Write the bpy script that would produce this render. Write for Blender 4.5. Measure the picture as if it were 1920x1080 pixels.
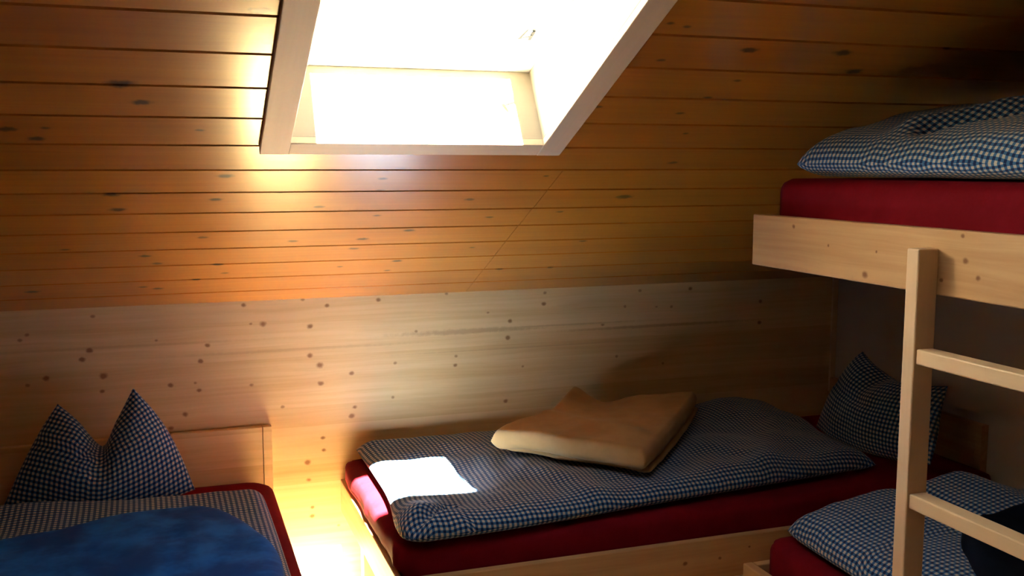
import bpy, math, random
from mathutils import Vector, Matrix, noise
from mathutils.bvhtree import BVHTree

for _o in list(bpy.data.objects):
    bpy.data.objects.remove(_o)
SC = bpy.context.scene
COL = SC.collection
R = math.radians

# ------------------------------------------------------------------ camera
YAW, PITCH = 19.08, 6.93
cam_d = bpy.data.cameras.new('camera')
cam_d.sensor_width = 36.0
cam_d.lens = 1874.0 / 1920.0 * 36.0
cam_d.clip_start = 0.02
cam = bpy.data.objects.new('camera', cam_d)
COL.objects.link(cam)
cam.location = (0, 0, 1.52)
cam.rotation_euler = (R(90 - PITCH), 0, R(-YAW))
SC.camera = cam

# ------------------------------------------------------------------ world, sun, lamps, exposure
SKY, SUN, FLASH, EXPO = 4.8, 610.0, 3.2, 0.0
SUN_ELEV = 52.1
w = bpy.data.worlds.new('sky')
SC.world = w
w.use_nodes = True
bg = w.node_tree.nodes['Background']
bg.inputs['Color'].default_value = (0.90, 0.95, 1.0, 1)
bg.inputs['Strength'].default_value = SKY

sun_d = bpy.data.lights.new('sun', 'SUN')
sun_d.energy = SUN
sun_d.angle = R(0.8)
sun_d.color = (1.0, 0.94, 0.76)
sun = bpy.data.objects.new('sun', sun_d)
COL.objects.link(sun)
sun.location = (0.58, -3, 6)
sun.rotation_euler = (R(90 - SUN_ELEV), 0, 0)      # from behind the camera, down and forward along +Y

fl_d = bpy.data.lights.new('camera_flash', 'POINT')  # the small lamp just above the camera that throws the rung shadows
fl_d.energy = FLASH
fl_d.shadow_soft_size = 0.025
fl_d.color = (1.0, 0.80, 0.60)
fl = bpy.data.objects.new('camera_flash', fl_d)
COL.objects.link(fl)
fl.location = (0.10, 0.0, 1.62)

SC.view_settings.view_transform = 'Standard'
SC.view_settings.look = 'None'
SC.view_settings.gamma = 1
SC.view_settings.use_curve_mapping = False
SC.view_settings.exposure = EXPO
SC.cycles.max_bounces = 10
SC.cycles.diffuse_bounces = 7
SC.cycles.glossy_bounces = 4
SC.cycles.transparent_max_bounces = 8
SC.cycles.sample_clamp_indirect = 0
SC.cycles.blur_glossy = 0.6
SC.cycles.use_denoising = True

# ------------------------------------------------------------------ materials
def new_mat(name):
    m = bpy.data.materials.new(name)
    m.use_nodes = True
    nt = m.node_tree
    return m, nt, nt.nodes['Principled BSDF']

class N:
    """small helper round a node tree"""
    def __init__(s, nt):
        s.nt = nt
    def new(s, t, **kw):
        n = s.nt.nodes.new(t)
        for k, v in kw.items():
            setattr(n, k, v)
        return n
    def put(s, sock, v):
        if hasattr(v, 'is_output') or isinstance(v, bpy.types.NodeSocket):
            s.nt.links.new(v, sock)
        else:
            sock.default_value = v
    def math(s, op, a, b=0.0, c=0.0):
        n = s.new('ShaderNodeMath', operation=op)
        s.put(n.inputs[0], a); s.put(n.inputs[1], b); s.put(n.inputs[2], c)
        return n.outputs[0]
    def vmath(s, op, a, b=(0, 0, 0), c=(0, 0, 0)):
        n = s.new('ShaderNodeVectorMath', operation=op)
        s.put(n.inputs[0], a); s.put(n.inputs[1], b); s.put(n.inputs[2], c)
        return n.outputs['Value'] if op in ('LENGTH', 'DISTANCE', 'DOT_PRODUCT') else n.outputs['Vector']
    def ramp(s, v, a, b, lo=0.0, hi=1.0):
        n = s.new('ShaderNodeMapRange', interpolation_type='SMOOTHSTEP')
        s.put(n.inputs['Value'], v)
        n.inputs['From Min'].default_value = a; n.inputs['From Max'].default_value = b
        n.inputs['To Min'].default_value = lo; n.inputs['To Max'].default_value = hi
        return n.outputs[0]
    def mix(s, f, a, b, blend='MIX'):
        n = s.new('ShaderNodeMix', data_type='RGBA', blend_type=blend)
        s.put(n.inputs['Factor'], f)
        s.put(n.inputs[6], a if not isinstance(a, tuple) else (*a, 1))
        s.put(n.inputs[7], b if not isinstance(b, tuple) else (*b, 1))
        return n.outputs[2]
    def noise(s, vec, scale, detail=3.0, rough=0.55):
        n = s.new('ShaderNodeTexNoise')
        s.put(n.inputs['Vector'], vec)
        n.inputs['Scale'].default_value = scale
        n.inputs['Detail'].default_value = detail
        n.inputs['Roughness'].default_value = rough
        return n.outputs['Fac']

def wood(name, light, dark, axis='X', knots=(), rows=None, pitch=None, grain=38.0, contrast=0.55,
         tone=0.25, rough=0.5, spec=0.3, seed=0.0, random_knots=0.0, knot_col=(0.10, 0.035, 0.012), bump=0.0, coat=0.0, seam=0.0):
    """Sawn softwood. axis is the grain direction in object space; rows / pitch split it into lamellas."""
    m, nt, bs = new_mat(name)
    q = N(nt)
    co = q.new('ShaderNodeTexCoord').outputs['Object']
    sep = q.new('ShaderNodeSeparateXYZ'); q.put(sep.inputs[0], co)
    along = {'X': 0, 'Y': 1, 'Z': 2}[axis]
    across = sep.outputs[{'X': 2, 'Y': 2, 'Z': 0}[axis]]
    if rows is not None or pitch is not None:
        if pitch is not None:
            across = sep.outputs[pitch[2]]
            rid = q.math('FLOOR', q.math('DIVIDE', q.math('SUBTRACT', across, pitch[0]), pitch[1]))
            wn = q.new('ShaderNodeTexWhiteNoise', noise_dimensions='1D')
            q.put(wn.inputs['W'], q.math('ADD', rid, 7.3 + seed))
            rnd = wn.outputs['Value']
        else:
            cr = q.new('ShaderNodeValToRGB')
            cr.color_ramp.interpolation = 'CONSTANT'
            rg = random.Random(int(seed * 10) + 5)
            els = cr.color_ramp.elements
            zs = [0.0] + list(rows)
            for i, z in enumerate(zs):
                v = rg.random()
                e = els[i] if i < 2 else els.new(min(z / 1.2, 1))
                e.position = min(z / 1.2, 1)
                e.color = (v, v, v, 1)
            q.put(cr.inputs[0], q.math('DIVIDE', across, 1.2))
            rnd = q.math('MULTIPLY', cr.outputs[0], 1.0)
    else:
        rnd = q.math('ADD', 0.5, 0.0)
    # every lamella gets its own stretch of grain
    off = q.new('ShaderNodeCombineXYZ')
    q.put(off.inputs[along], q.math('MULTIPLY', rnd, 23.0)); q.put(off.inputs[(along + 1) % 3], seed)
    p = q.vmath('ADD', co, off.outputs[0])
    # slow waviness so the lines are not ruled
    wav = q.noise(q.vmath('MULTIPLY', p, tuple(1.3 if i == along else 5.0 for i in range(3))), 1.0, 2.0)
    woff = q.new('ShaderNodeCombineXYZ')
    for i in range(3):
        if i != along:
            q.put(woff.inputs[i], q.math('MULTIPLY', q.math('SUBTRACT', wav, 0.5), 0.05))
    p2 = q.vmath('ADD', p, woff.outputs[0])
    fine = q.noise(q.vmath('MULTIPLY', p2, tuple(1.6 if i == along else grain * 2.2 for i in range(3))), 1.0, 4.0, 0.6)
    broad = q.noise(q.vmath('MULTIPLY', p2, tuple(0.55 if i == along else grain * 0.45 for i in range(3))), 1.0, 3.0, 0.6)
    f = q.math('ADD', q.math('MULTIPLY', q.ramp(fine, 0.32, 0.72), 0.5), q.math('MULTIPLY', q.ramp(broad, 0.35, 0.75), 0.6))
    f = q.math('MULTIPLY', f, contrast)
    f = q.math('ADD', f, q.math('MULTIPLY', q.math('SUBTRACT', rnd, 0.5), tone))
    f.node.use_clamp = True
    col = q.mix(f, light, dark)
    wob = q.math('MULTIPLY', q.math('SUBTRACT', q.noise(co, 60.0, 2.0), 0.5), 0.9)
    acc = None
    for kp in knots:
        (kx, ky, kz, rx, ry, rz, st) = kp
        inv = (1 / rx, 1 / ry, 1 / rz)
        d = q.vmath('LENGTH', q.vmath('MULTIPLY_ADD', co, inv, (-kx * inv[0], -ky * inv[1], -kz * inv[2])))
        d = q.math('ADD', d, wob)
        v = q.ramp(d, 0.35, 1.25, st, 0.0)
        acc = v if acc is None else q.math('MAXIMUM', acc, v)
    if random_knots > 0:
        vo = q.new('ShaderNodeTexVoronoi', feature='F1')
        q.put(vo.inputs['Vector'], q.vmath('MULTIPLY', q.vmath('ADD', p, (seed * 3.1, seed * 1.7, seed)), tuple(5.0 if i == along else 11.0 for i in range(3))))
        vo.inputs['Scale'].default_value = 1.0
        sv = q.new('ShaderNodeSeparateColor'); q.put(sv.inputs[0], vo.outputs['Color'])
        on = q.math('GREATER_THAN', sv.outputs[0], 1.0 - random_knots)
        v = q.math('MULTIPLY', q.ramp(q.math('ADD', vo.outputs['Distance'], q.math('MULTIPLY', wob, 0.1)), 0.04, 0.15, 0.8, 0.0), on)
        acc = v if acc is None else q.math('MAXIMUM', acc, v)
    if acc is not None:
        col = q.mix(acc, col, knot_col)
    q.put(bs.inputs['Base Color'], col)
    bs.inputs['Roughness'].default_value = rough
    bs.inputs['Specular IOR Level'].default_value = spec
    bs.inputs['Coat Weight'].default_value = coat
    bs.inputs['Coat Roughness'].default_value = 0.19
    if bump > 0:
        b = q.new('ShaderNodeBump')
        b.inputs['Strength'].default_value = bump
        b.inputs['Distance'].default_value = 0.004
        q.put(b.inputs['Height'], q.math('ADD', fine, q.math('MULTIPLY', broad, 1.5)))
        q.put(bs.inputs['Normal'], b.outputs[0])
    return m

def gingham(name, pitch=0.0150):
    m, nt, bs = new_mat(name)
    q = N(nt)
    uv = q.new('ShaderNodeTexCoord').outputs['UV']
    sep = q.new('ShaderNodeSeparateXYZ'); q.put(sep.inputs[0], uv)
    st = []
    for i in (0, 1):
        t = q.math('FRACT', q.math('DIVIDE', sep.outputs[i], pitch))
        t = q.math('ABSOLUTE', q.math('SUBTRACT', t, 0.5))
        st.append(q.ramp(t, 0.21, 0.29, 0.0, 1.0))
    c = q.mix(st[0], (0.53, 0.475, 0.445), (0.042, 0.135, 0.31))
    d = q.mix(st[0], (0.042, 0.135, 0.31), (0.003, 0.020, 0.095))
    col = q.mix(st[1], c, d)
    q.put(bs.inputs['Base Color'], col)
    bs.inputs['Roughness'].default_value = 0.9
    bs.inputs['Specular IOR Level'].default_value = 0.1
    bs.inputs['Sheen Weight'].default_value = 0.15
    b = q.new('ShaderNodeBump')
    b.inputs['Strength'].default_value = 0.25
    b.inputs['Distance'].default_value = 0.004
    q.put(b.inputs['Height'], q.noise(uv, 38.0, 3.0))
    q.put(bs.inputs['Normal'], b.outputs[0])
    return m

def cloth(name, a, b_, scale=8.0, sheen=0.3, rough=0.9, bump=0.2):
    m, nt, bs = new_mat(name)
    q = N(nt)
    uv = q.new('ShaderNodeTexCoord').outputs['Object']
    f = q.ramp(q.noise(uv, scale, 4.0, 0.6), 0.36, 0.64)
    q.put(bs.inputs['Base Color'], q.mix(f, a, b_))
    bs.inputs['Roughness'].default_value = rough
    bs.inputs['Specular IOR Level'].default_value = 0.1
    bs.inputs['Sheen Weight'].default_value = sheen
    bs.inputs['Sheen Roughness'].default_value = 0.5
    bm_ = q.new('ShaderNodeBump')
    bm_.inputs['Strength'].default_value = bump
    bm_.inputs['Distance'].default_value = 0.004
    q.put(bm_.inputs['Height'], q.noise(uv, scale * 4, 4.0))
    q.put(bs.inputs['Normal'], bm_.outputs[0])
    return m

def plain(name, c, rough=0.6, spec=0.3, metal=0.0, var=0.06, scale=14.0):
    m, nt, bs = new_mat(name)
    q = N(nt)
    f = q.noise(q.new('ShaderNodeTexCoord').outputs['Object'], scale, 4.0)
    q.put(bs.inputs['Base Color'], q.mix(f, tuple(x * (1 - var) for x in c), tuple(min(1, x * (1 + var)) for x in c)))
    bs.inputs['Roughness'].default_value = rough
    bs.inputs['Specular IOR Level'].default_value = spec
    bs.inputs['Metallic'].default_value = metal
    return m

CEIL_KNOTS = [(-0.073, 1.409, 0.000, 0.032, 0.017, 0.050, 0.900), (-0.038, 1.336, 0.000, 0.022, 0.012, 0.050, 0.900), (-0.302, 1.213, 0.000, 0.022, 0.012, 0.050, 0.900), (-0.252, 1.171, 0.000, 0.020, 0.011, 0.050, 0.900), (-0.229, 1.220, 0.000, 0.012, 0.006, 0.050, 0.750), (0.139, 0.982, 0.000, 0.022, 0.012, 0.050, 0.900), (-0.122, 0.877, 0.000, 0.022, 0.012, 0.050, 0.900), (-0.114, 0.785, 0.000, 0.022, 0.012, 0.050, 0.900), (0.120, 0.842, 0.000, 0.019, 0.010, 0.050, 0.900), (0.077, 1.218, 0.000, 0.012, 0.006, 0.050, 0.750), (0.175, 1.680, 0.000, 0.022, 0.012, 0.050, 0.900), (0.193, 1.580, 0.000, 0.020, 0.011, 0.050, 0.900), (0.093, 0.584, 0.000, 0.017, 0.009, 0.050, 0.750), (-0.060, 0.451, 0.000, 0.019, 0.010, 0.050, 0.900), (-0.030, 0.387, 0.000, 0.017, 0.009, 0.050, 0.750), (0.138, 0.363, 0.000, 0.020, 0.011, 0.050, 0.900), (0.163, 0.285, 0.000, 0.015, 0.008, 0.050, 0.750), (0.080, 0.235, 0.000, 0.019, 0.010, 0.050, 0.900), (-0.075, 0.183, 0.000, 0.017, 0.009, 0.050, 0.750), (-0.032, 0.163, 0.000, 0.019, 0.010, 0.050, 0.900), (-0.382, 0.176, 0.000, 0.022, 0.012, 0.050, 0.900), (-0.260, 0.516, 0.000, 0.014, 0.007, 0.050, 0.750), (0.386, 0.786, 0.000, 0.017, 0.009, 0.050, 0.750), (0.343, 0.539, 0.000, 0.017, 0.009, 0.050, 0.750), (0.543, 0.543, 0.000, 0.019, 0.010, 0.050, 0.900), (0.528, 0.466, 0.000, 0.017, 0.009, 0.050, 0.750), (0.509, 0.309, 0.000, 0.010, 0.006, 0.050, 0.750), (0.526, 0.963, 0.000, 0.015, 0.008, 0.050, 0.750), (0.533, 0.890, 0.000, 0.014, 0.007, 0.050, 0.750), (0.795, 0.824, 0.000, 0.017, 0.009, 0.050, 0.750), (0.554, 0.720, 0.000, 0.014, 0.007, 0.050, 0.750), (0.890, 0.694, 0.000, 0.014, 0.007, 0.050, 0.750), (0.670, 0.603, 0.000, 0.019, 0.010, 0.050, 0.900), (0.683, 0.346, 0.000, 0.019, 0.010, 0.050, 0.900), (0.904, 0.447, 0.000, 0.012, 0.006, 0.050, 0.750), (0.669, 0.258, 0.000, 0.014, 0.007, 0.050, 0.750), (1.060, 0.230, 0.000, 0.015, 0.008, 0.050, 0.750), (1.243, 0.228, 0.000, 0.014, 0.007, 0.050, 0.750), (1.099, 0.726, 0.000, 0.014, 0.007, 0.050, 0.750), (1.269, 0.478, 0.000, 0.015, 0.008, 0.050, 0.750), (1.261, 0.831, 0.000, 0.029, 0.016, 0.050, 0.900), (0.968, 0.976, 0.000, 0.010, 0.006, 0.050, 0.750), (1.217, 1.622, 0.000, 0.022, 0.012, 0.050, 0.900), (1.456, 1.628, 0.000, 0.026, 0.014, 0.050, 0.900), (1.541, 1.552, 0.000, 0.024, 0.013, 0.050, 0.900), (1.262, 1.494, 0.000, 0.012, 0.006, 0.050, 0.750), (1.226, 1.413, 0.000, 0.014, 0.007, 0.050, 0.750), (1.191, 1.335, 0.000, 0.014, 0.007, 0.050, 0.750), (1.260, 1.230, 0.000, 0.010, 0.006, 0.050, 0.750), (1.308, 1.059, 0.000, 0.017, 0.009, 0.050, 0.750), (0.983, 1.708, 0.000, 0.010, 0.006, 0.050, 0.750), (1.025, 1.698, 0.000, 0.012, 0.006, 0.050, 0.750), (1.027, 1.568, 0.000, 0.012, 0.006, 0.050, 0.750), (1.719, 1.664, 0.000, 0.014, 0.007, 0.050, 0.750), (0.963, 1.358, 0.000, 0.014, 0.007, 0.050, 0.750)]
WALL_KNOTS = [(-0.232, 3.400, 1.048, 0.008, 0.060, 0.006, 0.650), (-0.445, 3.400, 0.983, 0.008, 0.060, 0.006, 0.650), (-0.424, 3.400, 0.999, 0.008, 0.060, 0.006, 0.650), (-0.246, 3.400, 0.939, 0.012, 0.060, 0.010, 0.850), (-0.269, 3.400, 0.911, 0.011, 0.060, 0.009, 0.850), (0.233, 3.400, 1.063, 0.009, 0.060, 0.007, 0.850), (0.426, 3.400, 1.073, 0.008, 0.060, 0.006, 0.650), (0.508, 3.400, 1.049, 0.009, 0.060, 0.007, 0.850), (0.293, 3.400, 0.997, 0.012, 0.060, 0.010, 0.850), (0.253, 3.400, 0.999, 0.006, 0.060, 0.004, 0.650), (0.448, 3.400, 0.980, 0.011, 0.060, 0.009, 0.850), (0.113, 3.400, 0.934, 0.010, 0.060, 0.008, 0.850), (0.089, 3.400, 0.883, 0.010, 0.060, 0.008, 0.850), (0.446, 3.400, 0.879, 0.011, 0.060, 0.009, 0.850), (0.479, 3.400, 0.843, 0.014, 0.060, 0.011, 0.850), (-0.045, 3.400, 0.960, 0.006, 0.060, 0.004, 0.650), (-0.209, 3.400, 0.854, 0.014, 0.060, 0.012, 0.850), (-0.431, 3.400, 0.839, 0.008, 0.060, 0.006, 0.650), (-0.376, 3.400, 0.857, 0.011, 0.060, 0.009, 0.850), (-0.214, 3.400, 0.804, 0.009, 0.060, 0.007, 0.850), (0.034, 3.400, 0.708, 0.011, 0.060, 0.009, 0.850), (-0.012, 3.400, 0.665, 0.010, 0.060, 0.008, 0.850), (0.043, 3.400, 0.631, 0.010, 0.060, 0.008, 0.850), (0.070, 3.400, 0.811, 0.006, 0.060, 0.005, 0.650), (0.082, 3.400, 0.785, 0.009, 0.060, 0.007, 0.850), (-0.007, 3.400, 0.809, 0.010, 0.060, 0.008, 0.850), (0.249, 3.400, 0.791, 0.008, 0.060, 0.006, 0.650), (0.480, 3.400, 0.780, 0.011, 0.060, 0.009, 0.850), (0.596, 3.400, 0.688, 0.009, 0.060, 0.007, 0.850), (0.586, 3.400, 0.657, 0.012, 0.060, 0.010, 0.850), (0.485, 3.400, 0.544, 0.009, 0.060, 0.007, 0.850), (0.483, 3.400, 0.588, 0.009, 0.060, 0.007, 0.850), (0.430, 3.400, 0.506, 0.012, 0.060, 0.010, 0.850), (0.432, 3.400, 0.443, 0.009, 0.060, 0.007, 0.850), (0.442, 3.400, 0.344, 0.009, 0.060, 0.007, 0.850), (0.441, 3.400, 0.313, 0.010, 0.060, 0.008, 0.850), (0.531, 3.400, 0.268, 0.006, 0.060, 0.005, 0.650), (0.488, 3.400, 0.184, 0.010, 0.060, 0.008, 0.850), (0.134, 3.400, 0.555, 0.010, 0.060, 0.008, 0.850), (0.350, 3.400, 0.708, 0.007, 0.060, 0.006, 0.650), (0.685, 3.400, 1.061, 0.010, 0.060, 0.008, 0.850), (0.930, 3.400, 1.072, 0.007, 0.060, 0.006, 0.650), (1.304, 3.400, 1.060, 0.008, 0.060, 0.006, 0.650), (1.300, 3.400, 1.019, 0.010, 0.060, 0.008, 0.850), (0.818, 3.400, 0.943, 0.007, 0.060, 0.006, 0.650), (1.168, 3.400, 0.962, 0.010, 0.060, 0.008, 0.850), (1.160, 3.400, 0.901, 0.011, 0.060, 0.009, 0.850), (1.084, 3.400, 0.997, 0.006, 0.060, 0.004, 0.650), (0.742, 3.400, 0.834, 0.007, 0.060, 0.006, 0.650), (0.961, 3.400, 0.812, 0.009, 0.060, 0.007, 0.850), (1.218, 3.400, 0.791, 0.006, 0.060, 0.005, 0.650), (1.537, 3.400, 0.929, 0.008, 0.060, 0.006, 0.650), (1.596, 3.400, 0.805, 0.007, 0.060, 0.006, 0.650), (1.629, 3.400, 0.994, 0.007, 0.060, 0.006, 0.650), (1.690, 3.400, 1.052, 0.008, 0.060, 0.006, 0.650), (1.905, 3.400, 1.052, 0.010, 0.060, 0.008, 0.850), (1.825, 3.400, 0.985, 0.007, 0.060, 0.006, 0.650), (1.761, 3.400, 0.987, 0.006, 0.060, 0.004, 0.650), (2.222, 3.400, 0.988, 0.010, 0.060, 0.008, 0.850), (2.220, 3.400, 0.902, 0.010, 0.060, 0.008, 0.850), (1.793, 3.400, 0.765, 0.006, 0.060, 0.005, 0.650), (0.732, 3.400, 0.712, 0.007, 0.060, 0.006, 0.650), (1.151, 3.400, 0.666, 0.010, 0.060, 0.008, 0.850), (0.587, 3.400, 0.808, 0.010, 0.060, 0.008, 0.850), (0.964, 3.400, 0.845, 0.007, 0.060, 0.006, 0.650), (1.014, 3.400, 0.933, 0.300, 0.060, 0.011, 0.420), (1.783, 3.400, 0.914, 0.420, 0.060, 0.007, 0.420), (0.409, 3.400, 0.903, 0.450, 0.060, 0.006, 0.220), (1.259, 3.400, 0.937, 0.500, 0.060, 0.004, 0.300), (-0.195, 3.400, 0.945, 0.500, 0.060, 0.006, 0.200), (1.259, 3.400, 0.862, 0.600, 0.060, 0.003, 0.220)]
RAIL_KNOTS = [(-0.550, 0.885, 1.374, 0.050, 0.007, 0.006, 0.850), (-0.550, 0.614, 1.284, 0.050, 0.010, 0.009, 0.850), (-0.550, 0.747, 1.338, 0.050, 0.004, 0.004, 0.850), (-0.550, 0.580, 1.337, 0.050, 0.004, 0.004, 0.850), (-0.550, 0.324, 1.339, 0.050, 0.008, 0.007, 0.850), (-0.550, 0.290, 1.310, 0.050, 0.007, 0.006, 0.850), (-0.550, 0.385, 1.296, 0.050, 0.006, 0.005, 0.850), (-0.550, 0.335, 1.387, 0.050, 0.006, 0.005, 0.850)]
FRONT_KNOTS = [(-0.174, -0.450, 0.383, 0.009, 0.050, 0.007, 0.850), (-0.060, -0.450, 0.385, 0.007, 0.050, 0.006, 0.850), (0.038, -0.450, 0.407, 0.005, 0.050, 0.004, 0.850)]
M = {}
M['ceiling'] = wood('varnished_pine_boards', (0.47, 0.172, 0.017), (0.32, 0.092, 0.0075), 'X', CEIL_KNOTS, pitch=(0.105, 0.13, 1),
                    grain=30, contrast=0.55, tone=0.35, rough=0.30, spec=0.5, knot_col=(0.020, 0.008, 0.004), bump=0.10, coat=0.6)
M['panel'] = wood('spruce_panel', (0.75, 0.525, 0.27), (0.57, 0.345, 0.14), 'X', WALL_KNOTS,
                  rows=(0.13, 0.24, 0.345, 0.43, 0.52, 0.631, 0.70, 0.746, 0.818, 0.873, 0.916, 0.991), grain=34, contrast=0.7, tone=0.45,
                  rough=0.5, spec=0.3, knot_col=(0.24, 0.095, 0.03), seed=1.0)
M['rail'] = wood('spruce_rail', (0.56, 0.34, 0.16), (0.36, 0.165, 0.055), 'Y', RAIL_KNOTS, grain=22, contrast=0.8, rough=0.5, seed=2.0, knot_col=(0.17, 0.06, 0.018))
M['rail_x'] = wood('spruce_rail_crosswise', (0.56, 0.34, 0.16), (0.36, 0.165, 0.055), 'X', FRONT_KNOTS, grain=22, contrast=0.8, rough=0.5, seed=3.0, knot_col=(0.17, 0.06, 0.018))
M['post'] = wood('planed_spruce_post', (0.68, 0.48, 0.31), (0.56, 0.36, 0.20), 'Z', grain=34, contrast=0.4, rough=0.45, seed=4.0)
M['rung'] = wood('planed_spruce_rung', (0.70, 0.50, 0.31), (0.58, 0.38, 0.20), 'Y', grain=34, contrast=0.4, rough=0.45, seed=5.0)
M['casing'] = wood('pale_spruce_casing', (0.72, 0.58, 0.44), (0.60, 0.44, 0.29), 'Y', grain=36, contrast=0.4, rough=0.5, seed=6.0)
M['casing_x'] = wood('pale_spruce_casing_crosswise', (0.72, 0.58, 0.44), (0.60, 0.44, 0.29), 'X', grain=36, contrast=0.4, rough=0.5, seed=7.0)
M['lining'] = wood('whitewashed_lining', (0.38, 0.335, 0.265), (0.34, 0.29, 0.22), 'X', grain=30, contrast=0.35, rough=0.5, seed=8.0)
M['white_paint'] = plain('white_window_paint', (0.85, 0.85, 0.84), 0.35, 0.5, var=0.02)
M['plaster'] = plain('white_plaster', (0.45, 0.38, 0.345), 0.9, 0.1, var=0.03)
M['floor'] = wood('floor_boards', (0.86, 0.71, 0.45), (0.78, 0.59, 0.33), 'Y', pitch=(0.0, 0.14, 0), grain=24, rough=0.4, seed=9.0)
M['dark_boards'] = wood('dark_stained_wall_boards', (0.16, 0.07, 0.02), (0.10, 0.04, 0.01), 'X', pitch=(0.0, 0.13, 2), grain=30, rough=0.4, seed=11.0)
M['metal'] = plain('grey_metal', (0.10, 0.11, 0.13), 0.4, 0.5, 0.3)
M['gingham'] = gingham('blue_white_gingham')
M['red'] = cloth('crimson_fitted_sheet', (0.165, 0.003, 0.010), (0.14, 0.002, 0.007), 10, 0.0)
M['beige'] = cloth('beige_fleece', (0.48, 0.300, 0.135), (0.41, 0.25, 0.105), 7, 0.15)
M['blue'] = cloth('royal_blue_fleece', (0.014, 0.145, 0.56), (0.005, 0.055, 0.26), 7, 0.04, bump=0.25)
M['navy'] = cloth('dark_navy_fleece', (0.004, 0.007, 0.018), (0.002, 0.004, 0.010), 7, 0.0)
M['roof'] = plain('dark_roof', (0.12, 0.09, 0.07), 0.9, 0.1)

def glass_mat():
    m = bpy.data.materials.new('window_glass')
    m.use_nodes = True
    nt = m.node_tree
    nt.nodes.clear()
    out = nt.nodes.new('ShaderNodeOutputMaterial')
    mx = nt.nodes.new('ShaderNodeMixShader')
    tr = nt.nodes.new('ShaderNodeBsdfTransparent')
    tr.inputs[0].default_value = (0.96, 0.98, 0.97, 1)
    gl = nt.nodes.new('ShaderNodeBsdfGlossy')
    gl.inputs['Roughness'].default_value = 0.02
    lw = nt.nodes.new('ShaderNodeLayerWeight')
    pw = nt.nodes.new('ShaderNodeMath'); pw.operation = 'POWER'; pw.inputs[1].default_value = 5.0
    ma = nt.nodes.new('ShaderNodeMath'); ma.operation = 'MULTIPLY_ADD'; ma.inputs[1].default_value = 0.8; ma.inputs[2].default_value = 0.05
    nt.links.new(lw.outputs['Facing'], pw.inputs[0])
    nt.links.new(pw.outputs[0], ma.inputs[0])
    nt.links.new(ma.outputs[0], mx.inputs[0])
    nt.links.new(tr.outputs[0], mx.inputs[1])
    nt.links.new(gl.outputs[0], mx.inputs[2])
    nt.links.new(mx.outputs[0], out.inputs[0])
    return m
M['glass'] = glass_mat()

# ------------------------------------------------------------------ mesh helpers
class MB:
    def __init__(s):
        s.v, s.f, s.uv = [], [], []
    def box(s, x0, x1, y0, y1, z0, z1):
        b = len(s.v)
        s.v += [(x, y, z) for z in (z0, z1) for y in (y0, y1) for x in (x0, x1)]
        for q in ((0, 2, 3, 1), (4, 5, 7, 6), (0, 1, 5, 4), (2, 6, 7, 3), (0, 4, 6, 2), (1, 3, 7, 5)):
            s.f.append(tuple(b + i for i in q))
        return s
    def hexa(s, p):
        """eight corners: four of one face, then the matching four"""
        b = len(s.v)
        s.v += [tuple(x) for x in p]
        for q in ((0, 3, 2, 1), (4, 5, 6, 7), (0, 1, 5, 4), (1, 2, 6, 5), (2, 3, 7, 6), (3, 0, 4, 7)):
            s.f.append(tuple(b + i for i in q))
        return s
    def build(s, name, mat, parent=None, origin=(0, 0, 0), bevel=0.0, seg=2, smooth=False, label=None):
        me = bpy.data.meshes.new(name)
        o = Vector(origin)
        me.from_pydata([tuple(Vector(v) - o) for v in s.v], [], s.f)
        me.update()
        if s.uv:
            l = me.uv_layers.new(name='UVMap')
            for poly in me.polygons:
                for li in poly.loop_indices:
                    l.data[li].uv = s.uv[me.loops[li].vertex_index]
        ob = bpy.data.objects.new(name, me)
        COL.objects.link(ob)
        me.materials.append(M[mat])
        if parent is not None:
            ob.parent = parent
        else:
            ob.location = o
        if bevel:
            b = ob.modifiers.new('bevel', 'BEVEL')
            b.width = bevel
            b.segments = seg
            b.limit_method = 'ANGLE'
        if smooth:
            me.shade_smooth()
        if label:
            ob['label'] = label
        return ob

def tag(o, label, cat, group=None):
    o['label'] = label
    o['category'] = cat
    if group:
        o['group'] = group
    return o

def thing(name, label, cat, loc=(0, 0, 0), group=None):
    o = bpy.data.objects.new(name, None)
    o.empty_display_size = 0.1
    COL.objects.link(o)
    o.location = loc
    return tag(o, label, cat, group)

def structure(o):
    o['kind'] = 'structure'
    return o

CL = 0.55
def PU(n):
    """parameters 0..1 that crowd towards both ends, where bedding rounds over"""
    return [(1 - CL) * k / n + CL * (0.5 - 0.5 * math.cos(math.pi * k / n)) for k in range(n + 1)]

def resample(pts, n, par, smooth=True):
    """points along a curve (Catmull-Rom through pts), evenly spaced by length"""
    P = [Vector(p) for p in pts]
    if len(P) > 2 and smooth:
        Q = []
        for i in range(len(P) - 1):
            a = P[i - 1] if i > 0 else P[i] * 2 - P[i + 1]
            b, c = P[i], P[i + 1]
            d = P[i + 2] if i + 2 < len(P) else P[i + 1] * 2 - P[i]
            for k in range(12):
                t = k / 12
                Q.append(0.5 * ((2 * b) + (c - a) * t + (2 * a - 5 * b + 4 * c - d) * t * t + (3 * b - a - 3 * c + d) * t ** 3))
        Q.append(P[-1])
        P = Q
    L = [0.0]
    for i in range(1, len(P)):
        L.append(L[-1] + (P[i] - P[i - 1]).length)
    out, j = [], 0
    for k in range(n + 1):
        t = L[-1] * par[k]
        while j < len(P) - 2 and L[j + 1] < t:
            j += 1
        s = (t - L[j]) / max(L[j + 1] - L[j], 1e-9)
        out.append(P[j].lerp(P[j + 1], min(max(s, 0), 1)))
    return out, L[-1]

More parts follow.
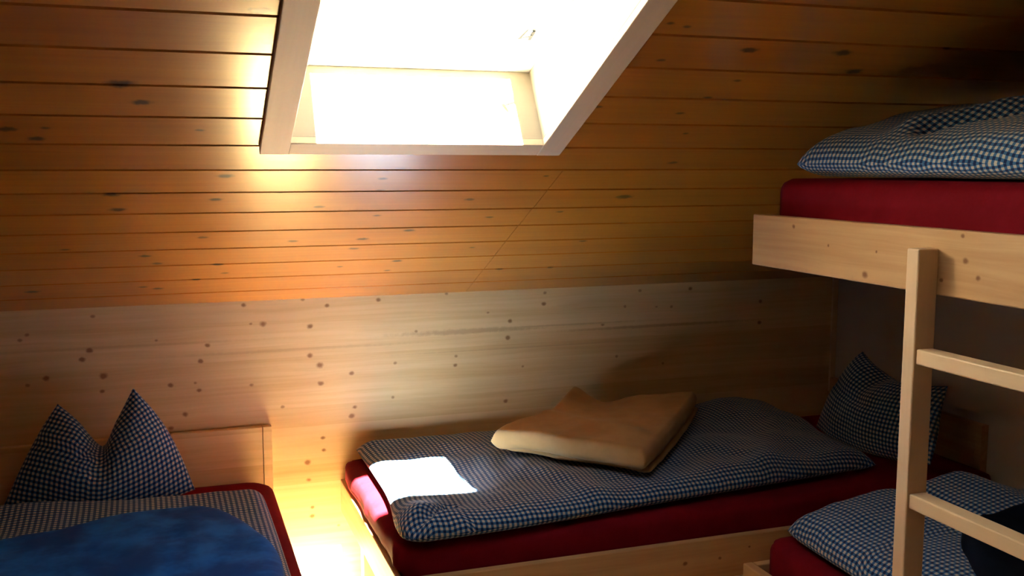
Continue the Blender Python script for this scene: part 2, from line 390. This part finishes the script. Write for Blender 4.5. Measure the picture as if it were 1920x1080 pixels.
def coons(bottom, right, top, left, nu, nv):
    """bottom and top run left to right, left and right run bottom to top"""
    B, lb = resample(bottom, nu, PU(nu)); T, lt = resample(top, nu, PU(nu))
    Lf, ll = resample(left, nv, PU(nv)); Rt, lr = resample(right, nv, PU(nv))
    g = []
    UU = PU(nu)
    for j in range(nv + 1):
        v = PU(nv)[j]
        row = []
        for i in range(nu + 1):
            u = UU[i]
            p = B[i] * (1 - v) + T[i] * v + Lf[j] * (1 - u) + Rt[j] * u
            p -= B[0] * (1 - u) * (1 - v) + B[-1] * u * (1 - v) + T[0] * (1 - u) * v + T[-1] * u * v
            row.append(p)
        g.append(row)
    return g, (lb + lt) / 2, (ll + lr) / 2

def edge_profile(d, wd):
    t = min(max(d / wd, 0), 1)
    return math.sqrt(max(0.0, 1 - (1 - t) ** 2))

def closed_pair(mb, top, bot, uvs):
    """two grids that share their rim, joined into one closed skin"""
    nv, nu = len(top) - 1, len(top[0]) - 1
    b = len(mb.v)
    idx = {}
    for j in range(nv + 1):
        for i in range(nu + 1):
            idx[(0, i, j)] = len(mb.v)
            mb.v.append(tuple(top[j][i])); mb.uv.append(uvs[j][i])
    for j in range(nv + 1):
        for i in range(nu + 1):
            if i in (0, nu) or j in (0, nv):
                idx[(1, i, j)] = idx[(0, i, j)]
            else:
                idx[(1, i, j)] = len(mb.v)
                mb.v.append(tuple(bot[j][i])); mb.uv.append(uvs[j][i])
    for j in range(nv):
        for i in range(nu):
            mb.f.append((idx[(0, i, j)], idx[(0, i + 1, j)], idx[(0, i + 1, j + 1)], idx[(0, i, j + 1)]))
            mb.f.append((idx[(1, i, j)], idx[(1, i, j + 1)], idx[(1, i + 1, j + 1)], idx[(1, i + 1, j)]))

def arc_uv(g):
    """cloth coordinates in metres, measured along the surface from the middle outwards"""
    nv, nu = len(g), len(g[0])
    uv = [[[0.0, 0.0] for _ in range(nu)] for _ in range(nv)]
    ci, cj = nu // 2, nv // 2
    for j in range(nv):
        for s, rng in ((1, range(ci + 1, nu)), (-1, range(ci - 1, -1, -1))):
            for i in rng:
                uv[j][i][0] = uv[j][i - s][0] + s * (g[j][i] - g[j][i - s]).length
    for i in range(nu):
        for s, rng in ((1, range(cj + 1, nv)), (-1, range(cj - 1, -1, -1))):
            for j in rng:
                uv[j][i][1] = uv[j - s][i][1] + s * (g[j][i] - g[j - s][i]).length
    return [[tuple(c) for c in r] for r in uv]

def height_over(mb, fallback, lift=0.004):
    """height of the bedding already lying there, for what rests on it"""
    tree = BVHTree.FromPolygons(mb.v, mb.f)
    def f(x, y):
        z = fallback
        for dx, dy in ((0, 0), (.012, 0), (-.012, 0), (0, .012), (0, -.012)):
            h = tree.ray_cast(Vector((x + dx, y + dy, 3)), Vector((0, 0, -1)))
            if h[0] is not None:
                z = max(z, h[0].z)
        return z + lift
    return f

def lerp_table(tab):
    def f(x):
        if x <= tab[0][0]: return tab[0][1]
        for (a, va), (b, vb) in zip(tab, tab[1:]):
            if x <= b:
                s = (x - a) / (b - a); s = s * s * (3 - 2 * s) * .5 + s * .5
                return va + (vb - va) * s
        return tab[-1][1]
    return f

def gs(x, s):
    return math.exp(-(x / s) ** 2)

def fbm(x, y, z, o=4):
    return noise.fractal(Vector((x, y, z)), 1.0, 2.0, o)

def spread(mb, bottom, right, top, left, thick, base, edge=0.07, rim=0.4, wrinkle=0.008, freq=6.0, seed=0.0,
           bump=None, nu=90, nv=60, ripple=0.0, stretch=(1.0, 1.0)):
    """bedding lying on something: outline in plan, thickness, and the height of what carries it"""
    g, lu, lv = coons(bottom, right, top, left, nu, nv)
    tg, bt, uvs = [], [], []
    UU, VV = PU(nu), PU(nv)
    for j in range(nv + 1):
        rt, rb, ru = [], [], []
        for i in range(nu + 1):
            u, v = UU[i], VV[j]
            p = g[j][i]
            e = edge_profile(min(u, 1 - u) * lu, edge) * edge_profile(min(v, 1 - v) * lv, edge)
            b0 = base(p.x, p.y) if callable(base) else base
            b0 += p.z
            n = fbm(p.x * freq * stretch[0] + seed, p.y * freq * stretch[1], seed) * wrinkle
            n += ripple * math.sin((p.x * 1.3 + p.y * 0.7) * 24 + 4 * fbm(p.x * 2, p.y * 2, seed + 3))
            h = thick(u, v) if callable(thick) else thick
            bu = bump(p.x, p.y, u, v) if bump else 0.0
            r = rim * h
            rt.append(Vector((p.x, p.y, b0 + r + (h - r) * e + (n + bu) * e)))
            rb.append(Vector((p.x, p.y, b0 + 0.004 + (r - 0.004) * (1 - e))))
            ru.append((u * lu, v * lv))
        tg.append(rt); bt.append(rb); uvs.append(ru)
    closed_pair(mb, tg, bt, arc_uv(tg))
    return mb

def pillow(mb, bottom, right, top, left, normal, T, seed=0.0, dent=None, nu=56, nv=44, wrinkle=0.006, power=0.5):
    """stuffed cushion: outline in space, puffed both ways along the normal"""
    g, lu, lv = coons(bottom, right, top, left, nu, nv)
    nrm = Vector(normal).normalized()
    tg, bt, uvs = [], [], []
    UU, VV = PU(nu), PU(nv)
    for j in range(nv + 1):
        rt, rb, ru = [], [], []
        for i in range(nu + 1):
            u, v = UU[i], VV[j]
            p = g[j][i]
            e = (max(0, 4 * u * (1 - u)) * max(0, 4 * v * (1 - v))) ** power
            n = fbm(p.x * 9 + seed, p.y * 9, p.z * 9) * wrinkle
            d = dent(u, v) if dent else 0.0
            rt.append(p + nrm * (T * e + n * min(1, e * 3) - d))
            rb.append(p - nrm * (T * e * 0.8 + d * 0.5))
            ru.append((u * lu, v * lv))
        tg.append(rt); bt.append(rb); uvs.append(ru)
    closed_pair(mb, tg, bt, arc_uv(tg))
    return mb

def soft_box(mb, x0, x1, y0, y1, z0, z1, r=0.035, rc=0.07, res=0.028, amp=0.0, seed=0.0, over=None):
    """mattress: gridded box with rounded edges and rounder upright corners"""
    nx = max(4, int((x1 - x0) / res)); ny = max(4, int((y1 - y0) / res)); nz = max(6, int((z1 - z0) / 0.012))
    ids = {}
    def put(i, j, k):
        key = (i, j, k)
        if key in ids:
            return ids[key]
        p = [x0 + (x1 - x0) * i / nx, y0 + (y1 - y0) * j / ny, z0 + (z1 - z0) * k / nz]
        lo, hi = (x0, y0, z0), (x1, y1, z1)
        c = [min(max(p[a], lo[a] + r), hi[a] - r) for a in range(3)]
        v = [p[a] - c[a] for a in range(3)]
        l2 = math.sqrt(sum(t * t for t in v)); li = max(abs(t) for t in v)
        if l2 > 1e-9:
            p = [c[a] + v[a] * li / l2 for a in range(3)]
        c = [min(max(p[a], lo[a] + rc), hi[a] - rc) for a in range(2)]
        v = [p[a] - c[a] for a in range(2)]
        l2 = math.hypot(*v); li = max(abs(v[0]), abs(v[1]))
        if l2 > 1e-9:
            p[0], p[1] = c[0] + v[0] * li / l2, c[1] + v[1] * li / l2
        if amp:
            n = fbm(p[0] * 5 + seed, p[1] * 5, p[2] * 9) * amp
            p[0] += n; p[1] += n * 0.7; p[2] += n * 0.5 if k == nz else 0
        if over and p[2] > over[0]:      # the foot end swells out over its low rail
            t = min(1, (p[2] - over[0]) / .003) * max(0, 1 - (p[0] - x0) / .10)
            p[0] -= over[1] * t * min(1, max(0, (p[1] - y0) / .05)) * (.8 + .5 * fbm(p[1] * 7, 2, 1))
        ids[key] = len(mb.v)
        mb.v.append(tuple(p))
        return ids[key]
    for i in range(nx):
        for j in range(ny):
            mb.f.append((put(i, j, nz), put(i + 1, j, nz), put(i + 1, j + 1, nz), put(i, j + 1, nz)))
            mb.f.append((put(i, j, 0), put(i, j + 1, 0), put(i + 1, j + 1, 0), put(i + 1, j, 0)))
    for i in range(nx):
        for k in range(nz):
            mb.f.append((put(i, 0, k), put(i + 1, 0, k), put(i + 1, 0, k + 1), put(i, 0, k + 1)))
            mb.f.append((put(i, ny, k), put(i, ny, k + 1), put(i + 1, ny, k + 1), put(i + 1, ny, k)))
    for j in range(ny):
        for k in range(nz):
            mb.f.append((put(0, j, k), put(0, j, k + 1), put(0, j + 1, k + 1), put(0, j + 1, k)))
            mb.f.append((put(nx, j, k), put(nx, j + 1, k), put(nx, j + 1, k + 1), put(nx, j, k + 1)))
    return mb

# ------------------------------------------------------------------ the setting
XL, XR, YB, YR, ZK = -1.90, 2.58, 3.40, -1.30, 1.076
TH = R(25.4)
CEIL = Matrix.Translation((0, YB, ZK)) @ Matrix.Rotation(math.pi - TH, 4, 'X')    # local x = room x, y = up the slope, z = into the room
S_END = (YB - YR) / math.cos(TH)
Z_TOP = ZK + (YB - YR) * math.tan(TH)

structure(MB().box(XL - .15, XR + .15, YR - .15, YB + .15, -.12, 0).build('floor', 'floor'))
structure(MB().box(XL - .15, XR + .15, YB, YB + .06, 0, ZK + .05).build('wall_back', 'panel'))
structure(MB().box(XR, XR + .15, YR, YB, 0, Z_TOP + .1).build('wall_right', 'plaster'))
structure(MB().box(XL - .15, XL, YR, YB, 0, Z_TOP + .1).build('wall_left', 'dark_boards'))
structure(MB().box(XL - .15, XR + .15, YR - .15, YR, 0, Z_TOP + .1).build('wall_rear', 'dark_boards'))

# sloping ceiling of matchboards, cut round the skylight
HX0, HX1, HS0, HS1 = 0.250, 0.915, 1.140, 2.41
mb = MB()
def board(x0, x1, s0, s1):
    c, h = 0.0035, 0.016          # chamfer along both long edges
    b = len(mb.v)
    for x in (x0, x1):
        mb.v += [(x, s0, -h), (x, s0, -c * 1.2), (x, s0 + c, 0), (x, s1 - c, 0), (x, s1, -c * 1.2), (x, s1, -h)]
    for k in range(6):
        k2 = (k + 1) % 6
        mb.f.append((b + k, b + k2, b + 6 + k2, b + 6 + k))
    mb.f.append(tuple(b + 5 - k for k in range(6)))
    mb.f.append(tuple(b + 6 + k for k in range(6)))
s0, k = -0.025, 0
rg = random.Random(4)
while s0 < S_END:
    s1 = s0 + 0.13
    a, b_ = s0 + 0.0008, s1 - 0.0008
    if s1 > HS0 and s0 < HS1:
        if s0 < HS0:
            board(XL, HX0, a, b_); board(HX0, HX1, a, HS0); board(HX1, XR, a, b_)
        elif s1 > HS1:
            board(XL, HX0, a, b_); board(HX0, HX1, HS1, b_); board(HX1, XR, a, b_)
        else:
            board(XL, HX0, a, b_); board(HX1, XR, a, b_)
    elif s0 < 1.1:
        xj = 1.003 - 0.0004 + rg.uniform(-.002, .002)      # the butt joint running down from the skylight's corner
        board(XL, xj - 0.0007, a, b_); board(xj + 0.0007, XR, a, b_)
    else:
        board(XL, XR, a, b_)
    s0 = s1; k += 1
ceil = structure(mb.build('ceiling', 'ceiling'))
ceil.matrix_world = CEIL
mb = MB()
for (x0, x1, a, b_) in ((XL - .15, HX0, -.2, S_END + .2), (HX1, XR + .15, -.2, S_END + .2), (HX0, HX1, -.2, HS0), (HX0, HX1, HS1, S_END + .2)):
    mb.box(x0, x1, a, b_, -.255, -.016)
roof = mb.build('roof_deck', 'roof', ceil)

# trim in the corner where the panelling ends
structure(MB().box(XR - .022, XR, YB - .012, YB, .60, ZK - .004).build('trim_1', 'post'))

# skylight: casing boards, lining of the shaft, sash, pane, catch
win = bpy.data.objects.new('window_1', None)
COL.objects.link(win)
win.empty_display_size = 0.1
structure(win)
win.matrix_world = CEIL
OX0, OX1, OS0, OS1 = 0.208, 0.945, 1.135, 2.46      # outer edge of the casing
IX0, IX1, IS0, IS1 = 0.273, 0.883, 1.192, 2.38      # clear opening
CT = 0.018
MB().box(OX0, IX0, OS0, OS1, 0, CT).build('casing_board', 'casing', win, bevel=.002)
MB().hexa([(IX1, OS0, 0), (OX1, OS0, 0), (OX1, OS1, 0), (IX1, OS1, 0), (IX1, OS0, CT), (OX1, OS0, CT), (OX1, OS1, CT), (IX1, OS1, CT)]).build('casing_board', 'casing', win, bevel=.002)
MB().box(IX0, IX1, OS0, IS0, 0, CT - .001).build('casing_board', 'casing_x', win, bevel=.0015)
MB().box(IX0, IX1, IS1, OS1, 0, CT - .001).build('casing_board', 'casing_x', win, bevel=.0015)
ND = -0.194
MB().hexa([(IX0, IS0 - .018, 0), (IX1, IS0 - .018, 0), (IX1, IS0, 0), (IX0, IS0, 0), (IX0, IS0 - .03, ND), (IX1, IS0 - .03, ND), (IX1, IS0 - .016, ND), (IX0, IS0 - .016, ND)]).build('lining_board', 'lining', win)
MB().box(IX0, IX1, IS1, IS1 + .016, ND, 0).build('lining_board', 'lining', win)
MB().box(IX0 - .016, IX0, IS0 - .03, IS1 + .016, ND, 0).build('lining_board', 'lining', win)
MB().box(IX1, IX1 + .016, IS0 - .03, IS1 + .016, ND, 0).build('lining_board', 'lining', win)
GX0, GX1, GS0, GS1 = 0.333, 0.828, 1.225, 2.35
sash = MB()
for (x0, x1, a, b_) in ((HX0, GX0, HS0, HS1), (GX1, HX1, HS0, HS1), (GX0, GX1, HS0, GS0), (GX0, GX1, GS1, HS1)):
    sash.box(x0, x1, a, b_, -.250, ND - .001)
sash_o = sash.build('sash', 'white_paint', win, bevel=.002)
MB().box(GX0 - .004, GX1 + .004, GS0 - .004, GS1 + .004, -.236, -.228).build('pane', 'glass', win)
lt = MB()
lt.box(.826, .836, 1.330, 1.366, ND, ND + .005)
lt.hexa([(.826, 1.346, ND + .005), (.834, 1.346, ND + .005), (.834, 1.354, ND + .005), (.826, 1.354, ND + .005),
         (.792, 1.350, ND + .016), (.800, 1.350, ND + .016), (.800, 1.357, ND + .016), (.792, 1.357, ND + .016)])
lt.hexa([(.792, 1.350, ND + .008), (.801, 1.350, ND + .008), (.810, 1.395, ND + .008), (.805, 1.395, ND + .008),
         (.792, 1.350, ND + .017), (.801, 1.350, ND + .017), (.810, 1.395, ND + .017), (.805, 1.395, ND + .017)])
lt.build('window_catch', 'metal', win, bevel=.001, label='small grey metal window catch')

# ------------------------------------------------------------------ beds
# left bed, head against the panelled wall
L0 = (-.16, 2.4, 0)
bed = thing('single_bed', 'spruce single bed at the left with its headboard against the panelled wall', 'bed', L0)
def part(mbx, name, mat, root, bevel=.003, **k):
    base = root if root.parent is None else root.parent      # a sub-part sits in its thing's frame
    return mbx.build(name, mat, root, base.location, bevel=bevel, **k)
hb = part(MB().box(-.62, .279, 3.372, 3.398, .30, .651), 'headboard', 'panel', bed)
part(MB().box(.2795, .309, 3.370, 3.398, .30, .651), 'end_cap', 'panel', hb, .0012)
part(MB().box(.282, .307, 1.36, 3.370, .225, .345), 'side_rail', 'rail', bed)
part(MB().box(-.63, -.605, 1.36, 3.370, .225, .345), 'side_rail', 'rail', bed)
part(MB().box(-.605, .282, 1.36, 1.385, .225, .345), 'foot_rail', 'rail_x', bed)
part(MB().box(-.604, .281, 1.386, 3.365, .328, .346), 'slat_base', 'rail_x', bed)
for x in (-.60, .225):
    for y in (1.40, 3.30):
        part(MB().box(x, x + .05, y, y + .05, 0, .327), 'leg', 'post', bed)

# middle bed, long side against the panelled wall, head at the white wall
bed = thing('single_bed', 'spruce single bed lengthwise along the panelled wall with the beige blanket on it', 'bed', (1.55, 2.9, 0))
hb = part(MB().box(2.552, 2.578, 2.595, 3.385, .30, .660), 'headboard', 'rail', bed)
part(MB().box(2.550, 2.578, 2.566, 2.5945, .30, .660), 'end_cap', 'rail', hb, .0012)
part(MB().box(.54, 2.55, 2.45, 2.475, .322, .445), 'side_rail', 'rail_x', bed)
part(MB().box(.565, 2.55, 3.372, 3.396, .322, .445), 'side_rail', 'rail_x', bed)
part(MB().box(.54, .556, 2.4755, 3.396, .322, .436), 'foot_rail', 'rail', bed)
part(MB().box(.567, 2.545, 2.477, 3.37, .345, .365), 'slat_base', 'rail_x', bed)
for x in (.60, 2.44):
    for y in (2.49, 3.31):
        part(MB().box(x, x + .05, y, y + .05, 0, .345), 'leg', 'post', bed)

# bunk bed along the white wall
bed = thing('bunk_bed', 'spruce bunk bed against the white wall at the right behind the ladder', 'bunk bed', (2.0, 1.2, 0))
for (zb, nm) in ((.315, 'lower'), (1.265, 'upper')):
    part(MB().box(1.45, 1.478, .20, 2.265, zb, zb + .132), 'side_rail', 'rail', bed)
    part(MB().box(2.55, 2.578, .20, 2.265, zb, zb + .132), 'side_rail', 'rail', bed)
    part(MB().box(1.4785, 2.5495, 2.240, 2.264, zb, zb + .132), 'end_rail', 'rail_x', bed)
    part(MB().box(1.4785, 2.5495, .201, .225, zb, zb + .132), 'end_rail', 'rail_x', bed)
    part(MB().box(1.480, 2.548, .23, 2.235, zb + .03, zb + .05), 'slat_base', 'rail_x', bed)
part(MB().box(1.480, 1.53, .148, .198, 0, 1.29), 'post', 'post', bed)
for (x, y) in ((1.485, 2.18), (2.49, 2.18), (2.49, .24)):
    part(MB().box(x, x + .05, y, y + .05, 0, .345), 'leg', 'post', bed)

lad = thing('bunk_ladder', 'pale wooden ladder standing upright against the edge of the upper bunk', 'ladder', (1.42, 1.4, 0))
part(MB().box(1.400, 1.4495, 1.594, 1.628, 0, 1.358), 'post', 'post', lad, .003)
part(MB().box(1.400, 1.4495, 1.130, 1.164, 0, 1.358), 'post', 'post', lad, .003)
for zr in (.235, .532, .829, 1.127):
    part(MB().box(1.405, 1.445, 1.164, 1.594, zr, zr + .031), 'rung', 'rung', lad, .003)

# ------------------------------------------------------------------ mattresses in red fitted sheets
def mattress(x0, x1, y0, y1, z0, z1, label, **k):
    o = soft_box(MB(), x0, x1, y0, y1, z0, z1, **k).build('mattress', 'red', None, ((x0 + x1) / 2, (y0 + y1) / 2, z0), smooth=True)
    return tag(o, label, 'mattress', 'mattresses in red fitted sheets')
mattress(-.595, .302, 1.37, 3.366, .349, .475, 'red sheeted mattress of the left bed under the royal blue blanket', r=.03, rc=.09)
mattress(.558, 2.545, 2.478, 3.368, .366, .520, 'red sheeted mattress of the bed along the panelled wall, beneath the beige blanket', r=.028, rc=.05, amp=.003, over=(.445, .019))
mattress(1.482, 2.545, .23, 2.236, .366, .530, 'red sheeted mattress of the lower bunk behind the ladder', r=.03, rc=.07)
mattress(1.482, 2.545, .23, 2.236, 1.316, 1.490, 'red sheeted mattress of the upper bunk', r=.035, rc=.06)

def cloth_thing(mb, name, mat, label, cat, origin, group=None):
    return tag(mb.build(name, mat, None, origin, smooth=True), label, cat, group)


# ------------------------------------------------------------------ duvets
DV = 'blue and white gingham duvets'
def seg_gauss(x, y, a, b, wd):
    ax, ay = a; bx, by = b
    dx, dy = bx - ax, by - ay
    t = max(0, min(1, ((x - ax) * dx + (y - ay) * dy) / (dx * dx + dy * dy)))
    return gs(math.hypot(x - ax - t * dx, y - ay - t * dy), wd)

# left bed
LEFT_DUVET = mb = spread(MB(), [(-.62, 1.60, 0), (.262, 1.60, 0)], [(.262, 1.60, 0), (.262, 2.4, 0), (.258, 2.9, 0), (.250, 3.09, 0)],
            [(-.62, 3.132, 0), (-.30, 3.130, 0), (.05, 3.12, 0), (.250, 3.09, 0)], [(-.62, 1.60, 0), (-.62, 3.132, 0)], (lambda u, v: .062 + .022 * gs(v - 1, .10) * max(0, min(1, (.55 - u) / .3))), .474, edge=.05,
            wrinkle=.007, freq=5, seed=1.3, nu=70, nv=110)
cloth_thing(mb, 'duvet', 'gingham', 'gingham duvet on the left bed beneath the royal blue blanket', 'duvet', (-.18, 2.4, .474), DV)

# middle bed
def bump_mid(x, y, u, v):
    h = 0.055 * gs(x - 2.02, .22) * gs(y - 3.22, .20) + 0.025 * gs(x - 1.85, .35) * gs(y - 2.85, .3)
    h -= 0.036 * gs(x - 0.76, .20) * gs(y - 2.92, .24)
    h += 0.030 * gs(x - 0.62, .08) * gs(y - 2.54, .09) - .03 * seg_gauss(x, y, (.59, 2.48), (.71, 2.58), .018)
    h += 0.014 * seg_gauss(x, y, (1.75, 2.62), (2.05, 3.0), .035) + .012 * seg_gauss(x, y, (1.15, 2.55), (1.05, 2.9), .05)
    return h
def base_mid(x, y):
    return .523
def thick_mid(u, v):
    return .068 - .018 * max(0, u - .75) / .25
MID_DUVET = mb = spread(MB(), [(.578, 2.460, 0), (.70, 2.462, 0), (.95, 2.48, 0), (1.30, 2.525, 0), (1.70, 2.57, 0), (2.18, 2.63, 0)],
            [(2.18, 2.63, 0), (2.20, 2.90, 0), (2.235, 3.10, 0), (2.19, 3.33, 0)],
            [(.588, 3.345, 0), (1.2, 3.355, 0), (1.8, 3.355, 0), (2.19, 3.33, 0)],
            [(.578, 2.460, 0), (.552, 2.54, 0), (.585, 2.85, 0), (.588, 3.345, 0)],
            thick_mid, base_mid, edge=.065, rim=.42, wrinkle=.011, freq=4.5, seed=5.1, bump=bump_mid, nu=150, nv=90)
cloth_thing(mb, 'duvet', 'gingham', 'gingham duvet beneath the beige blanket with a bright sunlit patch', 'duvet', (1.4, 2.9, .519), DV)

# lower bunk
low_tab = lerp_table([(1.5, 0), (1.545, .012), (1.65, .036), (1.78, .046), (1.90, .038), (1.97, .052), (2.06, .068), (2.17, .034), (2.31, -.010), (2.5, -.02)])
def bump_low(x, y, u, v):
    return low_tab(x) * min(1, max(.35, (y - 1.2) / .8)) - .03 * seg_gauss(x, y, (1.90, 2.2), (1.86, 1.9), .03)
LOW_DUVET = mb = spread(MB(), [(1.512, .90, 0), (2.51, .90, 0)], [(2.51, .90, 0), (2.50, 2.16, 0)],
            [(1.520, 2.170, 0), (1.75, 2.19, 0), (2.05, 2.20, 0), (2.30, 2.20, 0), (2.50, 2.16, 0)], [(1.512, .90, 0), (1.505, 1.8, 0), (1.520, 2.170, 0)],
            .075, .531, edge=.055, rim=.45, wrinkle=.012, freq=4, seed=9.7, bump=bump_low, nu=90, nv=110)
cloth_thing(mb, 'duvet', 'gingham', 'gingham duvet on the lower bunk, half hidden by the ladder', 'duvet', (2.0, 1.6, .529), DV)

# upper bunk
up_tab = lerp_table([(1.5, 0), (1.53, .022), (1.63, .056), (1.785, .092), (1.935, .110), (2.165, .112), (2.5, .04)])
def bump_up(x, y, u, v):
    return up_tab(x) * min(1, max(.3, (y - .5) / 1.2)) - .026 * seg_gauss(x, y, (1.60, 1.80), (1.98, 1.42), .028) + .022 * seg_gauss(x, y, (1.60, 1.87), (2.0, 1.50), .03)
mb = spread(MB(), [(1.505, .60, 0), (2.50, .60, 0)], [(2.50, .60, 0), (2.48, 2.05, 0)],
            [(1.512, 2.175, 0), (1.75, 2.145, 0), (2.1, 2.115, 0), (2.48, 2.05, 0)], [(1.505, .60, 0), (1.500, 1.6, 0), (1.512, 2.175, 0)],
            .072, 1.491, edge=.06, rim=.48, wrinkle=.009, freq=4, seed=14.2, bump=bump_up, nu=90, nv=120)
cloth_thing(mb, 'duvet', 'gingham', 'gingham duvet on the upper bunk, close under the dark sloping ceiling', 'duvet', (2.0, 1.4, 1.488), DV)

# ------------------------------------------------------------------ pillows
PL = 'blue and white gingham pillows'
def dent_l(u, v):
    d = .060 * gs(u - .47, .07) * max(0, (v - .30) / .70) + .016 * gs(u - .47, .2) * v
    d += .008 * math.sin((u - .5 * v) * 55) * gs(u - .38, .11) * gs(v - .62, .2)       # crumpled folds left of the notch
    return d + .007 * gs((u - .47) + (v - .42) * .9, .035) * gs(v - .35, .15)
mb = pillow(MB(), [(-0.489, 3.173, 0.521), (-0.366, 3.167, 0.506), (-0.219, 3.161, 0.492), (-0.067, 3.162, 0.493), (0.053, 3.173, 0.521)], [(0.053, 3.173, 0.521), (0.009, 3.218, 0.637), (-0.042, 3.255, 0.735), (-0.118, 3.293, 0.831)], [(-0.335, 3.281, 0.800), (-0.281, 3.261, 0.749), (-0.214, 3.233, 0.676), (-0.167, 3.259, 0.744), (-0.118, 3.293, 0.831)], [(-0.489, 3.173, 0.521), (-0.430, 3.221, 0.645), (-0.378, 3.257, 0.738), (-0.335, 3.281, 0.800)], (0, -.93, .36), .09, 3.3, dent_l)
cloth_thing(mb, 'pillow', 'gingham', 'gingham pillow with two pointed ears propped up at the left headboard', 'pillow', (-.22, 3.2, .49), PL)
def dent_r(u, v):
    return .05 * gs(u - .36, .10) * max(0, (v - .45) / .55) + .01 * gs(v - .55, .06) * gs(u - .3, .3)
mb = pillow(MB(), [(2.271, 3.081, 0.553), (2.268, 2.965, 0.532), (2.275, 2.811, 0.528), (2.290, 2.637, 0.542), (2.305, 2.524, 0.562)], [(2.305, 2.524, 0.562), (2.345, 2.546, 0.653), (2.376, 2.571, 0.725), (2.411, 2.581, 0.802)], [(2.406, 3.006, 0.844), (2.393, 2.905, 0.802), (2.388, 2.814, 0.780), (2.393, 2.714, 0.779), (2.411, 2.581, 0.802)], [(2.271, 3.081, 0.553), (2.326, 3.067, 0.674), (2.374, 3.043, 0.777), (2.406, 3.006, 0.844)], (-.91, -.05, .41), .075, 6.1, dent_r)
cloth_thing(mb, 'pillow', 'gingham', 'gingham pillow leaning on the white wall behind the ladder', 'pillow', (2.35, 2.85, .53), PL)

# ------------------------------------------------------------------ folded blankets
mb = MB()
def bl_bump(x, y, u, v):
    return .040 * gs(u - .02, .13) * gs(v - 1.0, .22) + .012 * seg_gauss(u, v, (0.0, .50), (.85, .22), .07) - .014 * gs(u - .30, .12) * gs(v - 1.0, .3) - .010 * gs(u - .6, .25) * gs(v - .55, .2)
A, B_, C_, D_ = Vector((.960, 2.985, 0)), Vector((1.310, 2.580, 0)), Vector((1.81, 3.16, 0)), Vector((1.38, 3.325, 0))
rest = height_over(MID_DUVET, .58)
def quad(grow, sh):
    c = (A + B_ + C_ + D_) / 4
    a, b, c2, d = [c + (p - c) * grow + Vector(sh) for p in (A, B_, C_, D_)]
    return ([a, a.lerp(b, .5) + Vector((-.008, -.008, 0)), b], [b, b.lerp(c2, .5) + Vector((.012, -.008, 0)), c2], [d, d.lerp(c2, .45) + Vector((0, -.03, 0)), c2], [a, a.lerp(d, .5) + Vector((.02, -.02, 0)), d])
def flat_rest(x, y):        # a folded stack bridges the hollows under it
    return max(rest(x, y), .572)
for z, t_, gr, sh in ((0.0, .034, .95, (.030, .012, 0)), (.022, .070, 1.0, (0, 0, 0))):
    b, r, tp, l = quad(gr, sh)
    spread(mb, b, r, tp, l, t_, lambda x, y, z=z: flat_rest(x, y) + z, edge=.024, rim=.45, wrinkle=.005, freq=5, seed=20 + z * 50, bump=bl_bump if z else None, nu=60, nv=60)
cloth_thing(mb, 'blanket', 'beige', 'beige folded blanket lying on the gingham duvet of the middle bed', 'blanket', (1.37, 3.0, .592))

mb = spread(MB(), [(-.50, 1.75, 0), (.15, 1.75, 0)], [(.15, 1.75, 0), (.235, 2.35, 0), (.195, 2.62, 0), (.12, 2.80, 0), (.04, 2.86, 0)],
            [(-.46, 2.70, 0), (-.30, 2.78, 0), (-.12, 2.85, 0), (.04, 2.86, 0)], [(-.50, 1.75, 0), (-.46, 2.70, 0)],
            .045, height_over(LEFT_DUVET, .52), edge=.040, rim=.35, wrinkle=.006, freq=5, seed=31.0, nu=70, nv=80)
cloth_thing(mb, 'blanket', 'blue', 'royal blue fleece blanket spread over the duvet of the left bed', 'blanket', (-.15, 2.3, .53))

mb = spread(MB(), [(1.58, 1.05, 0), (2.40, 1.05, 0)], [(2.40, 1.05, 0), (2.42, 1.85, 0)],
            [(1.755, 1.81, 0), (1.89, 1.855, 0), (2.15, 1.86, 0), (2.42, 1.85, 0)], [(1.58, 1.05, 0), (1.58, 1.50, 0), (1.66, 1.70, 0), (1.755, 1.81, 0)],
            .050, height_over(LOW_DUVET, .55), edge=.05, rim=.4, wrinkle=.008, freq=5, seed=37.0, nu=60, nv=60)
cloth_thing(mb, 'blanket', 'navy', 'dark navy blanket on the lower bunk behind the ladder rungs', 'blanket', (2.0, 1.5, .625))
